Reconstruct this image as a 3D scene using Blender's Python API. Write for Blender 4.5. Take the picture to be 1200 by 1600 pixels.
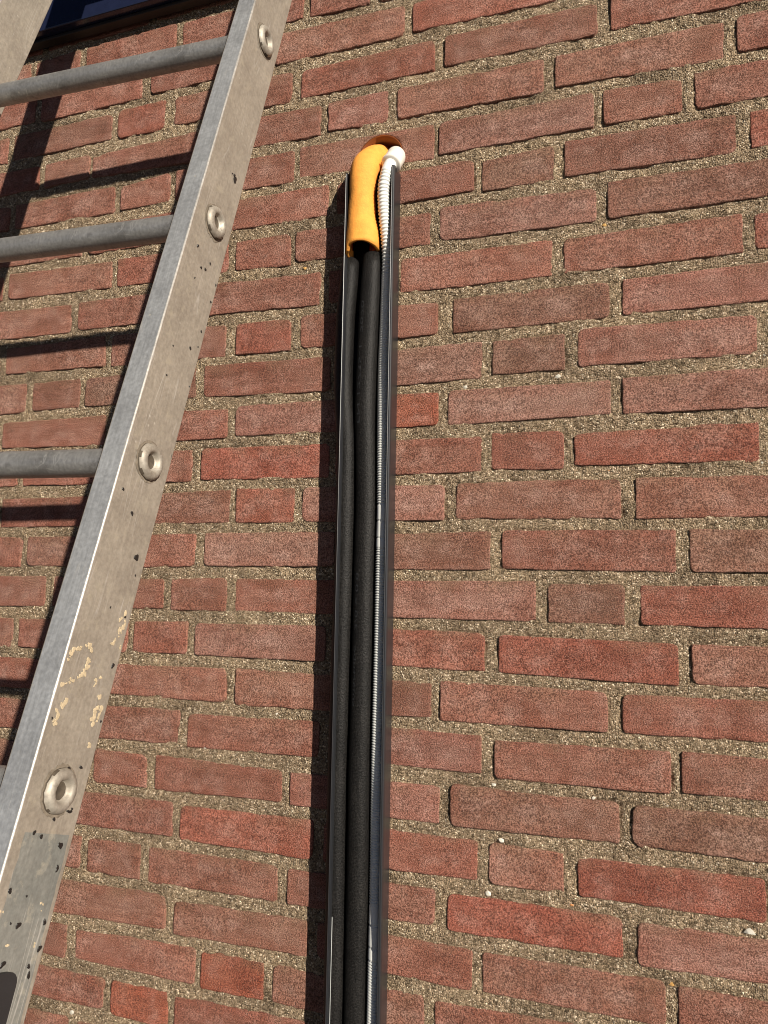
import bpy, bmesh, math, random
import numpy as np
from mathutils import Vector, Matrix, noise as mnoise

for o in list(bpy.data.objects):
    bpy.data.objects.remove(o)
scene = bpy.context.scene
COL = scene.collection
random.seed(7)

# ------------------------------------------------------------------ camera
CAM_R = np.array([[0.94308505, 0.33206931, 0.01790442],      # image right
                  [-0.01798282, 0.10468437, -0.9943429],     # image down
                  [-0.33206508, 0.93742795, 0.10469781]])    # view direction
CAM_C = np.array([0.37602567, -0.9823755, -0.89559073])
FPX = 1200.0                                                 # focal length in pixels of a 1200 x 1600 picture
cd = bpy.data.cameras.new('camera')
cd.sensor_fit = 'VERTICAL'
cd.sensor_height = 24.0
cd.lens = FPX / 1600.0 * 24.0
cd.clip_start = 0.01
cd.clip_end = 500.0
cam = bpy.data.objects.new('camera', cd)
COL.objects.link(cam)
cam.matrix_world = Matrix(((CAM_R[0][0], -CAM_R[1][0], -CAM_R[2][0], CAM_C[0]),
                           (CAM_R[0][1], -CAM_R[1][1], -CAM_R[2][1], CAM_C[1]),
                           (CAM_R[0][2], -CAM_R[1][2], -CAM_R[2][2], CAM_C[2]),
                           (0, 0, 0, 1)))
scene.camera = cam

# ------------------------------------------------------------------ light
SUN = Vector((1.0979, -1.0, 0.5512)).normalized()             # towards the sun
elev = math.asin(SUN.z)
world = bpy.data.worlds.new('World')
scene.world = world
world.use_nodes = True
wn = world.node_tree.nodes
wl = world.node_tree.links
sky = wn.new('ShaderNodeTexSky')
sky.sky_type = 'NISHITA'
sky.sun_disc = False
sky.sun_elevation = elev
sky.air_density = 0.16
sky.dust_density = 0.04
sky.sun_rotation = math.atan2(SUN.x, SUN.y)
wn['Background'].inputs['Strength'].default_value = 0.05
wl.new(sky.outputs[0], wn['Background'].inputs['Color'])
sd = bpy.data.lights.new('sun', 'SUN')
sd.energy = 5.0
sd.angle = math.radians(0.55)
sd.color = (1.0, 0.92, 0.80)
sun = bpy.data.objects.new('sun', sd)
COL.objects.link(sun)
sun.rotation_euler = SUN.to_track_quat('Z', 'Y').to_euler()
sun.location = (3, -3, 2)
scene.view_settings.view_transform = 'Standard'
scene.view_settings.look = 'None'
scene.view_settings.exposure = 0.42
scene.view_settings.gamma = 1.0
scene.view_settings.use_curve_mapping = False
scene.cycles.filter_width = 1.05

# ------------------------------------------------------------------ helpers
def at(px, py, y):
    """point where the ray through photo pixel (px, py) meets the plane at depth y"""
    d = CAM_R.T @ np.array([(px - 600) / FPX, (py - 800) / FPX, 1.0])
    t = (y - CAM_C[1]) / d[1]
    return Vector(CAM_C + t * d)

def link(name, me, mat=None, parent=None):
    o = bpy.data.objects.new(name, me)
    COL.objects.link(o)
    if mat is not None:
        for m in (mat if isinstance(mat, (list, tuple)) else [mat]):
            me.materials.append(m)
    if parent is not None:
        o.parent = parent
    return o

def from_py(name, v, f, mat=None, parent=None, smooth=False):
    me = bpy.data.meshes.new(name)
    me.from_pydata([tuple(p) for p in v], [], f)
    me.update()
    if smooth:
        me.polygons.foreach_set('use_smooth', [True] * len(me.polygons))
    return link(name, me, mat, parent)

def from_bm(name, bm, mat=None, parent=None, smooth=False):
    me = bpy.data.meshes.new(name)
    bmesh.ops.recalc_face_normals(bm, faces=bm.faces)
    bm.to_mesh(me)
    bm.free()
    if smooth:
        me.polygons.foreach_set('use_smooth', [True] * len(me.polygons))
    return link(name, me, mat, parent)

def tag(o, label, cat=None, group=None, kind=None):
    o['label'] = label
    if cat:
        o['category'] = cat
    if group:
        o['group'] = group
    if kind:
        o['kind'] = kind
    return o

def empty(name, loc=(0, 0, 0)):
    o = bpy.data.objects.new(name, None)
    o.empty_display_size = 0.05
    COL.objects.link(o)
    o.location = loc
    return o

def box(bm, x0, x1, y0, y1, z0, z1, bev=0.0):
    r = bmesh.ops.create_cube(bm, size=1.0)
    for v in r['verts']:
        v.co = Vector(((x0 + x1) / 2 + v.co.x * (x1 - x0), (y0 + y1) / 2 + v.co.y * (y1 - y0), (z0 + z1) / 2 + v.co.z * (z1 - z0)))
    if bev:
        es = list({e for v in r['verts'] for e in v.link_edges})
        bmesh.ops.bevel(bm, geom=es, offset=bev, segments=2, affect='EDGES', profile=0.5)

def spline(pts, n):
    """Catmull-Rom through pts, n samples, evenly spaced"""
    P = [Vector(p) for p in pts]
    P = [P[0] * 2 - P[1]] + P + [P[-1] * 2 - P[-2]]
    out = []
    m = 40
    for i in range(1, len(P) - 2):
        for j in range(m):
            t = j / m
            a, b, c, d = P[i - 1], P[i], P[i + 1], P[i + 2]
            out.append(0.5 * ((2 * b) + (c - a) * t + (2 * a - 5 * b + 4 * c - d) * t * t + (3 * b - a - 3 * c + d) * t ** 3))
    out.append(P[-2])
    L = [0.0]
    for i in range(1, len(out)):
        L.append(L[-1] + (out[i] - out[i - 1]).length)
    res = []
    k = 0
    for i in range(n):
        s = L[-1] * i / (n - 1)
        while k < len(L) - 2 and L[k + 1] < s:
            k += 1
        t = (s - L[k]) / max(1e-9, L[k + 1] - L[k])
        res.append(out[k].lerp(out[k + 1], min(1, t)))
    return res, L[-1]

def frames(path):
    T = []
    for i in range(len(path)):
        a = path[max(0, i - 1)]
        b = path[min(len(path) - 1, i + 1)]
        T.append((b - a).normalized())
    up = Vector((0, -1, 0))
    out = []
    n = (up - T[0] * up.dot(T[0])).normalized()
    for t in T:
        n = (n - t * n.dot(t)).normalized()
        out.append((t, n, t.cross(n)))
    return out

def tube(path, rad, seg=20, a0=0.0, a1=2 * math.pi, caps=True):
    """verts, faces, and (u,v) per vert of a swept tube; rad: list or number"""
    fr = frames(path)
    V, F = [], []
    full = abs(a1 - a0 - 2 * math.pi) < 1e-6
    ns = seg if full else seg + 1
    for i, p in enumerate(path):
        t, n, b = fr[i]
        r = rad[i] if hasattr(rad, '__len__') else rad
        for j in range(ns):
            a = a0 + (a1 - a0) * j / seg
            V.append(p + n * (math.cos(a) * r) + b * (math.sin(a) * r))
    for i in range(len(path) - 1):
        for j in range(seg if full else seg):
            k = (j + 1) % ns
            F.append((i * ns + j, i * ns + k, (i + 1) * ns + k, (i + 1) * ns + j))
    if caps and full:
        F.append(tuple(range(ns - 1, -1, -1)))
        F.append(tuple((len(path) - 1) * ns + j for j in range(ns)))
    return V, F

# ------------------------------------------------------------------ materials
def new_mat(name):
    m = bpy.data.materials.new(name)
    m.use_nodes = True
    nt = m.node_tree
    return m, nt, nt.nodes['Principled BSDF']

def N(nt, typ, **kw):
    n = nt.nodes.new(typ)
    for k, v in kw.items():
        if k in n.inputs:
            n.inputs[k].default_value = v
        else:
            setattr(n, k, v)
    return n

def ramp(nt, src, stops):
    r = nt.nodes.new('ShaderNodeValToRGB')
    e = r.color_ramp.elements
    while len(e) < len(stops):
        e.new(0.5)
    for i, (p, c) in enumerate(stops):
        e[i].position = p
        e[i].color = c if len(c) == 4 else (*c, 1)
    nt.links.new(src, r.inputs[0])
    return r

def mixc(nt, typ, fac, a, b):
    m = nt.nodes.new('ShaderNodeMix')
    m.data_type = 'RGBA'
    m.blend_type = typ
    for s, x in ((m.inputs[0], fac), (m.inputs[6], a), (m.inputs[7], b)):
        if hasattr(x, 'is_linked') or hasattr(x, 'links'):
            nt.links.new(x, s)
        else:
            s.default_value = x if not isinstance(x, tuple) or len(x) == 4 else (*x, 1)
    return m.outputs[2]

def mathn(nt, op, a, b=None, clamp=False):
    m = nt.nodes.new('ShaderNodeMath')
    m.operation = op
    m.use_clamp = clamp
    for s, x in ((m.inputs[0], a), (m.inputs[1], b)):
        if x is None:
            continue
        if hasattr(x, 'links'):
            nt.links.new(x, s)
        else:
            s.default_value = x
    return m.outputs[0]

def coords(nt, jitter=True):
    tc = N(nt, 'ShaderNodeTexCoord')
    if not jitter:
        return tc.outputs['Object']
    oi = N(nt, 'ShaderNodeObjectInfo')
    ma = N(nt, 'ShaderNodeVectorMath', operation='MULTIPLY_ADD')
    cx = N(nt, 'ShaderNodeCombineXYZ')
    for k in 'XYZ':
        nt.links.new(oi.outputs['Random'], cx.inputs[k])
    nt.links.new(cx.outputs[0], ma.inputs[0])
    ma.inputs[1].default_value = (13.7, 7.1, 21.3)
    nt.links.new(tc.outputs['Object'], ma.inputs[2])
    return ma.outputs[0]

def noise(nt, co, scale, detail=3.0, rough=0.55, dist=0.0):
    n = N(nt, 'ShaderNodeTexNoise', Scale=scale, Detail=detail, Roughness=rough, Distortion=dist)
    nt.links.new(co, n.inputs['Vector'])
    return n.outputs[0]

def bump(nt, h, strength, dist, normal=None):
    b = N(nt, 'ShaderNodeBump', Strength=strength, Distance=dist)
    nt.links.new(h, b.inputs['Height'])
    if normal is not None:
        nt.links.new(normal, b.inputs['Normal'])
    return b.outputs[0]

def simple(name, col, rough=0.5, metal=0.0, var=0.12, vscale=60.0, bscale=400.0, bstr=0.1, spec=0.5):
    m, nt, b = new_mat(name)
    co = coords(nt)
    n1 = noise(nt, co, vscale, 4)
    lo = tuple(c * (1 - var) for c in col)
    hi = tuple(min(1, c * (1 + var)) for c in col)
    r = ramp(nt, n1, [(0.3, lo), (0.7, hi)])
    nt.links.new(r.outputs[0], b.inputs['Base Color'])
    b.inputs['Roughness'].default_value = rough
    b.inputs['Metallic'].default_value = metal
    b.inputs['Specular IOR Level'].default_value = spec
    if bstr:
        nt.links.new(bump(nt, noise(nt, co, bscale, 3), bstr, 0.001), b.inputs['Normal'])
    return m

def brick_material():
    m, nt, b = new_mat('brick_clay')
    co = coords(nt)
    oi = N(nt, 'ShaderNodeObjectInfo')
    base = oi.outputs['Color']
    # broad patches of deeper red and of paler bloom
    n1 = noise(nt, co, 16, 4, 0.6, 0.4)
    n2 = noise(nt, co, 34, 5, 0.65)
    dark = mixc(nt, 'MULTIPLY', 1.0, base, (0.72, 0.62, 0.58))
    c = mixc(nt, 'MIX', ramp(nt, n1, [(0.35, (1, 1, 1)), (0.6, (0, 0, 0))]).outputs[0], base, dark)
    pale = mixc(nt, 'MIX', 0.42, base, (0.40, 0.27, 0.23))
    c = mixc(nt, 'MIX', ramp(nt, n2, [(0.48, (0, 0, 0)), (0.72, (0.8, 0.8, 0.8))]).outputs[0], c, pale)
    # the burnt skin is redder near the arrises, the middle paler
    ed = N(nt, 'ShaderNodeAttribute', attribute_name='edge')
    rf = mathn(nt, 'SUBTRACT', mathn(nt, 'MULTIPLY', noise(nt, co, 55, 3), 0.032), ed.outputs['Fac'])
    rf = mathn(nt, 'MULTIPLY', mathn(nt, 'MULTIPLY', rf, 110.0, True), 0.30)
    c = mixc(nt, 'MIX', rf, c, mixc(nt, 'MULTIPLY', 1.0, base, (1.08, 0.80, 0.72)))
    # brown dust settled on the upper part of some bricks
    tco = N(nt, 'ShaderNodeTexCoord')
    sx = N(nt, 'ShaderNodeSeparateXYZ')
    nt.links.new(tco.outputs['Object'], sx.inputs[0])
    du = mathn(nt, 'MULTIPLY', mathn(nt, 'SUBTRACT', sx.outputs['Z'], 0.004), 50.0, True)
    du = mathn(nt, 'MULTIPLY', du, ramp(nt, noise(nt, co, 20, 4), [(0.42, (0, 0, 0)), (0.62, (0.6, 0.6, 0.6))]).outputs[0])
    c = mixc(nt, 'MIX', du, c, (0.185, 0.115, 0.075))
    # dusty dirt towards the arrises
    e1 = mathn(nt, 'MULTIPLY_ADD', noise(nt, co, 120, 3), 0.010)
    e1.node.inputs[2].default_value = -0.003
    dirtf = mathn(nt, 'SUBTRACT', e1, ed.outputs['Fac'])
    dirtf = mathn(nt, 'MULTIPLY', dirtf, 170.0, True)
    dirtf = mathn(nt, 'MULTIPLY', dirtf, 0.38)
    c = mixc(nt, 'MIX', dirtf, c, (0.13, 0.085, 0.06))
    vs_ = N(nt, 'ShaderNodeTexVoronoi', Scale=38.0, feature='F1')
    nt.links.new(co, vs_.inputs['Vector'])
    bs = mathn(nt, 'MULTIPLY', ramp(nt, mathn(nt, 'ADD', vs_.outputs['Distance'], mathn(nt, 'MULTIPLY', noise(nt, co, 160, 3), 0.16)), [(0.14, (1, 1, 1)), (0.22, (0, 0, 0))]).outputs[0], ramp(nt, noise(nt, co, 11, 1), [(0.50, (0, 0, 0)), (0.58, (0.55, 0.55, 0.55))]).outputs[0])
    c = mixc(nt, 'MIX', bs, c, (0.11, 0.062, 0.050))
    mps = N(nt, 'ShaderNodeMapping')
    mps.inputs['Scale'].default_value = (1.0, 1.0, 7.0)
    nt.links.new(co, mps.inputs[0])
    stk = noise(nt, mps.outputs[0], 22, 4, 0.6)
    c = mixc(nt, 'MULTIPLY', 1.0, c, ramp(nt, stk, [(0.34, (0.84, 0.80, 0.78)), (0.55, (1, 1, 1)), (0.7, (1.10, 1.12, 1.13))]).outputs[0])
    # sand grain
    g = noise(nt, co, 620, 2, 0.7)
    g2 = noise(nt, co, 1500, 1, 0.5)
    c = mixc(nt, 'MULTIPLY', 1.0, c, ramp(nt, g, [(0.36, (0.36, 0.32, 0.30)), (0.5, (0.98, 0.97, 0.95)), (0.63, (1.68, 1.76, 1.78))]).outputs[0])
    vo = N(nt, 'ShaderNodeTexVoronoi', Scale=520.0, feature='F1')
    nt.links.new(co, vo.inputs['Vector'])
    sp = ramp(nt, vo.outputs['Distance'], [(0.10, (1, 1, 1)), (0.22, (0, 0, 0))]).outputs[0]
    spk = mathn(nt, 'MULTIPLY', sp, ramp(nt, noise(nt, co, 260, 1), [(0.46, (0, 0, 0)), (0.60, (0.75, 0.75, 0.75))]).outputs[0])
    c = mixc(nt, 'MIX', spk, c, (0.55, 0.42, 0.36))
    nt.links.new(c, b.inputs['Base Color'])
    b.inputs['Roughness'].default_value = 0.85
    b.inputs['Specular IOR Level'].default_value = 0.25
    nb = bump(nt, noise(nt, co, 45, 4), 0.4, 0.004)
    nb = bump(nt, stk, 0.3, 0.002, nb)
    nb = bump(nt, g, 0.9, 0.0016, nb)
    nb = bump(nt, g2, 0.35, 0.0005, nb)
    nt.links.new(nb, b.inputs['Normal'])
    return m

def mortar_material():
    m, nt, b = new_mat('sandy_mortar')
    co = coords(nt, False)
    vo = N(nt, 'ShaderNodeTexVoronoi', Scale=560.0, feature='F1')
    nt.links.new(co, vo.inputs['Vector'])
    sep = N(nt, 'ShaderNodeSeparateColor')
    nt.links.new(vo.outputs['Color'], sep.inputs[0])
    c = ramp(nt, sep.outputs[0], [(0.0, (0.075, 0.053, 0.032)), (0.22, (0.190, 0.142, 0.092)), (0.62, (0.295, 0.226, 0.152)), (0.90, (0.385, 0.305, 0.215)), (0.985, (0.72, 0.63, 0.49))]).outputs[0]
    n1 = noise(nt, co, 13, 4, 0.6)
    c = mixc(nt, 'MULTIPLY', 1.0, c, ramp(nt, n1, [(0.30, (0.72, 0.68, 0.64)), (0.46, (1.12, 1.08, 1.04)), (0.66, (1.34, 1.29, 1.22))]).outputs[0])
    n3 = noise(nt, co, 900, 1)
    c = mixc(nt, 'MULTIPLY', 1.0, c, ramp(nt, n3, [(0.3, (0.6, 0.6, 0.6)), (0.7, (1.35, 1.35, 1.35))]).outputs[0])
    nt.links.new(c, b.inputs['Base Color'])
    b.inputs['Roughness'].default_value = 0.92
    b.inputs['Specular IOR Level'].default_value = 0.2
    nb = bump(nt, vo.outputs['Distance'], 1.0, 0.0027)
    nb.node.invert = True
    nb = bump(nt, n3, 0.5, 0.0012, nb)
    nt.links.new(nb, b.inputs['Normal'])
    return m

def metal_material(name, lo, hi, rough, metal, stain=None, scratch=0.25):
    m, nt, b = new_mat(name)
    tc = N(nt, 'ShaderNodeTexCoord')
    mp = N(nt, 'ShaderNodeMapping')
    mp.inputs['Scale'].default_value = (1, 1, 0.06)
    nt.links.new(tc.outputs['Object'], mp.inputs[0])
    st = noise(nt, mp.outputs[0], 420, 3, 0.6)
    bl = noise(nt, tc.outputs['Object'], 26, 5, 0.65)
    fi = noise(nt, tc.outputs['Object'], 330, 3, 0.6)
    c = ramp(nt, bl, [(0.3, lo), (0.7, hi)]).outputs[0]
    c = mixc(nt, 'MULTIPLY', 1.0, c, ramp(nt, st, [(0.3, (1 - scratch,) * 3), (0.7, (1 + scratch,) * 3)]).outputs[0])
    c = mixc(nt, 'MULTIPLY', 1.0, c, ramp(nt, fi, [(0.3, (0.86, 0.86, 0.86)), (0.7, (1.12, 1.12, 1.12))]).outputs[0])
    if stain:
        s = noise(nt, tc.outputs['Object'], 70, 5, 0.7)
        c = mixc(nt, 'MIX', ramp(nt, s, [(0.56, (0, 0, 0)), (0.68, (0.7, 0.7, 0.7))]).outputs[0], c, stain)
    vo = N(nt, 'ShaderNodeTexVoronoi', Scale=95.0, feature='F1')
    nt.links.new(tc.outputs['Object'], vo.inputs['Vector'])
    fk = mathn(nt, 'MULTIPLY', ramp(nt, vo.outputs['Distance'], [(0.05, (1, 1, 1)), (0.14, (0, 0, 0))]).outputs[0], ramp(nt, noise(nt, tc.outputs['Object'], 40, 2), [(0.50, (0, 0, 0)), (0.60, (0.75, 0.75, 0.75))]).outputs[0])
    c = mixc(nt, 'MIX', fk, c, (0.62, 0.58, 0.50))
    mp2 = N(nt, 'ShaderNodeMapping')
    mp2.inputs['Rotation'].default_value = (0.5, 0.0, 0.3)
    mp2.inputs['Scale'].default_value = (1.0, 1.0, 0.05)
    nt.links.new(tc.outputs['Object'], mp2.inputs[0])
    sc_ = N(nt, 'ShaderNodeTexVoronoi', Scale=130.0, feature='DISTANCE_TO_EDGE')
    nt.links.new(mp2.outputs[0], sc_.inputs['Vector'])
    sl_ = mathn(nt, 'MULTIPLY', ramp(nt, sc_.outputs['Distance'], [(0.0, (1, 1, 1)), (0.03, (0, 0, 0))]).outputs[0], ramp(nt, noise(nt, tc.outputs['Object'], 33, 3), [(0.52, (0, 0, 0)), (0.64, (0.5, 0.5, 0.5))]).outputs[0])
    c = mixc(nt, 'MIX', sl_, c, (0.66, 0.63, 0.58))
    nt.links.new(c, b.inputs['Base Color'])
    b.inputs['Metallic'].default_value = metal
    rr = mathn(nt, 'MULTIPLY_ADD', fi, 0.25)
    rr.node.inputs[2].default_value = rough - 0.12
    nt.links.new(rr, b.inputs['Roughness'])
    nb = bump(nt, st, 0.12, 0.0006)
    nb = bump(nt, fi, 0.15, 0.0006, nb)
    nt.links.new(nb, b.inputs['Normal'])
    return m

def hose_material():
    m, nt, b = new_mat('black_foam_insulation')
    uv = N(nt, 'ShaderNodeUVMap')
    mp = N(nt, 'ShaderNodeMapping')
    mp.inputs['Rotation'].default_value = (0, 0, math.radians(45))
    nt.links.new(uv.outputs[0], mp.inputs[0])
    ch = N(nt, 'ShaderNodeTexChecker', Scale=850.0)
    nt.links.new(mp.outputs[0], ch.inputs['Vector'])
    co = coords(nt)
    n1 = noise(nt, co, 30, 4)
    c = ramp(nt, n1, [(0.3, (0.0045, 0.0042, 0.0040)), (0.7, (0.0085, 0.0078, 0.0073))]).outputs[0]
    c = mixc(nt, 'MULTIPLY', 1.0, c, ramp(nt, ch.outputs['Fac'], [(0.0, (0.6, 0.6, 0.6)), (1.0, (1.5, 1.5, 1.5))]).outputs[0])
    gr = noise(nt, co, 480, 2, 0.7)
    c = mixc(nt, 'MULTIPLY', 1.0, c, ramp(nt, gr, [(0.36, (0.35, 0.35, 0.35)), (0.64, (2.1, 2.05, 2.0))]).outputs[0])
    nt.links.new(c, b.inputs['Base Color'])
    b.inputs['Roughness'].default_value = 0.52
    b.inputs['Specular IOR Level'].default_value = 0.24
    nb = bump(nt, ch.outputs['Fac'], 0.55, 0.0006)
    nb = bump(nt, gr, 0.6, 0.0012, nb)
    nt.links.new(nb, b.inputs['Normal'])
    return m

M_brick = brick_material()
M_mortar = mortar_material()
M_side = metal_material('oxidised_aluminium', (0.325, 0.285, 0.235), (0.425, 0.38, 0.315), 0.55, 0.4, (0.46, 0.41, 0.32), 0.07)
M_front = metal_material('mill_aluminium', (0.38, 0.385, 0.39), (0.50, 0.51, 0.515), 0.46, 0.55, (0.33, 0.335, 0.34), 0.14)
M_edge = metal_material('worn_bright_edge', (0.60, 0.57, 0.52), (0.72, 0.69, 0.64), 0.45, 0.6)
M_rung = metal_material('rung_aluminium', (0.26, 0.255, 0.245), (0.38, 0.37, 0.355), 0.46, 0.6, (0.19, 0.18, 0.17), 0.12)
M_ring = metal_material('flared_rung_end', (0.29, 0.255, 0.21), (0.46, 0.42, 0.355), 0.58, 0.45, (0.22, 0.18, 0.135), 0.05)
M_pvc = simple('anthracite_pvc', (0.019, 0.020, 0.023), 0.34, bstr=0.05, var=0.08)
M_pvcin = simple('anthracite_pvc_inside', (0.020, 0.021, 0.024), 0.42, bstr=0.05)
M_pale_strip = simple('pale_strip_surface', (0.66, 0.67, 0.66), 0.25, bstr=0.05)
M_hose = hose_material()
M_print = simple('grey_print', (0.030, 0.031, 0.033), 0.5, bstr=0)
M_drain = simple('white_drain_plastic', (0.74, 0.75, 0.72), 0.38, var=0.05, bstr=0.04)
M_elbow = simple('white_fitting_plastic', (0.80, 0.76, 0.68), 0.35, var=0.05, bstr=0.04)
M_foam = simple('orange_foam', (0.86, 0.35, 0.055), 0.8, var=0.10, vscale=120, bscale=420, bstr=0.5)
M_sleeve = simple('brown_orange_pvc', (0.19, 0.050, 0.011), 0.38, bstr=0.03)
M_copper = simple('copper', (0.70, 0.26, 0.16), 0.25, metal=1.0, bstr=0.03)
M_blue = simple('dark_blue_paint', (0.012, 0.016, 0.040), 0.22, var=0.1, bscale=150, bstr=0.06)
M_wood = simple('brown_timber', (0.020, 0.014, 0.010), 0.6)
M_glass = simple('dark_window_glass', (0.02, 0.025, 0.03), 0.05, bstr=0)
M_black = simple('black_paint_drop', (0.016, 0.014, 0.013), 0.45)
M_cream = simple('cream_filler', (0.50, 0.40, 0.26), 0.8, var=0.2, vscale=300)
M_grey = metal_material('grey_label_residue', (0.185, 0.19, 0.175), (0.27, 0.265, 0.24), 0.55, 0.2, (0.40, 0.37, 0.30), 0.1)
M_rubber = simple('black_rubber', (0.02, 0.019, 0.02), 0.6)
M_grime2 = simple('grime_film', (0.20, 0.165, 0.125), 0.7, var=0.3, vscale=250)
M_grime_shade = simple('grime_shade', (0.075, 0.058, 0.040), 0.8, var=0.35, vscale=200)
M_dark = simple('masonry_backing', (0.10, 0.09, 0.07), 0.9)  # plain dark colour of the masonry core

def paving_material():
    m, nt, b = new_mat('concrete_paving')
    co = coords(nt, False)
    br = N(nt, 'ShaderNodeTexBrick', Scale=1.0)
    br.inputs['Color1'].default_value = (0.075, 0.072, 0.066, 1)
    br.inputs['Color2'].default_value = (0.095, 0.09, 0.082, 1)
    br.inputs['Mortar'].default_value = (0.04, 0.037, 0.03, 1)
    br.inputs['Brick Width'].default_value = 0.3
    br.inputs['Row Height'].default_value = 0.3
    br.inputs['Mortar Size'].default_value = 0.004
    nt.links.new(co, br.inputs['Vector'])
    c = mixc(nt, 'MULTIPLY', 1.0, br.outputs['Color'], ramp(nt, noise(nt, co, 9, 6), [(0.3, (0.75, 0.75, 0.75)), (0.7, (1.15, 1.15, 1.15))]).outputs[0])
    nt.links.new(c, b.inputs['Base Color'])
    b.inputs['Roughness'].default_value = 0.9
    return m
M_paving = paving_material()

# ------------------------------------------------------------------ the wall
PITCH = 0.064595
BH = 0.04737
GROUND = -2.50
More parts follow.
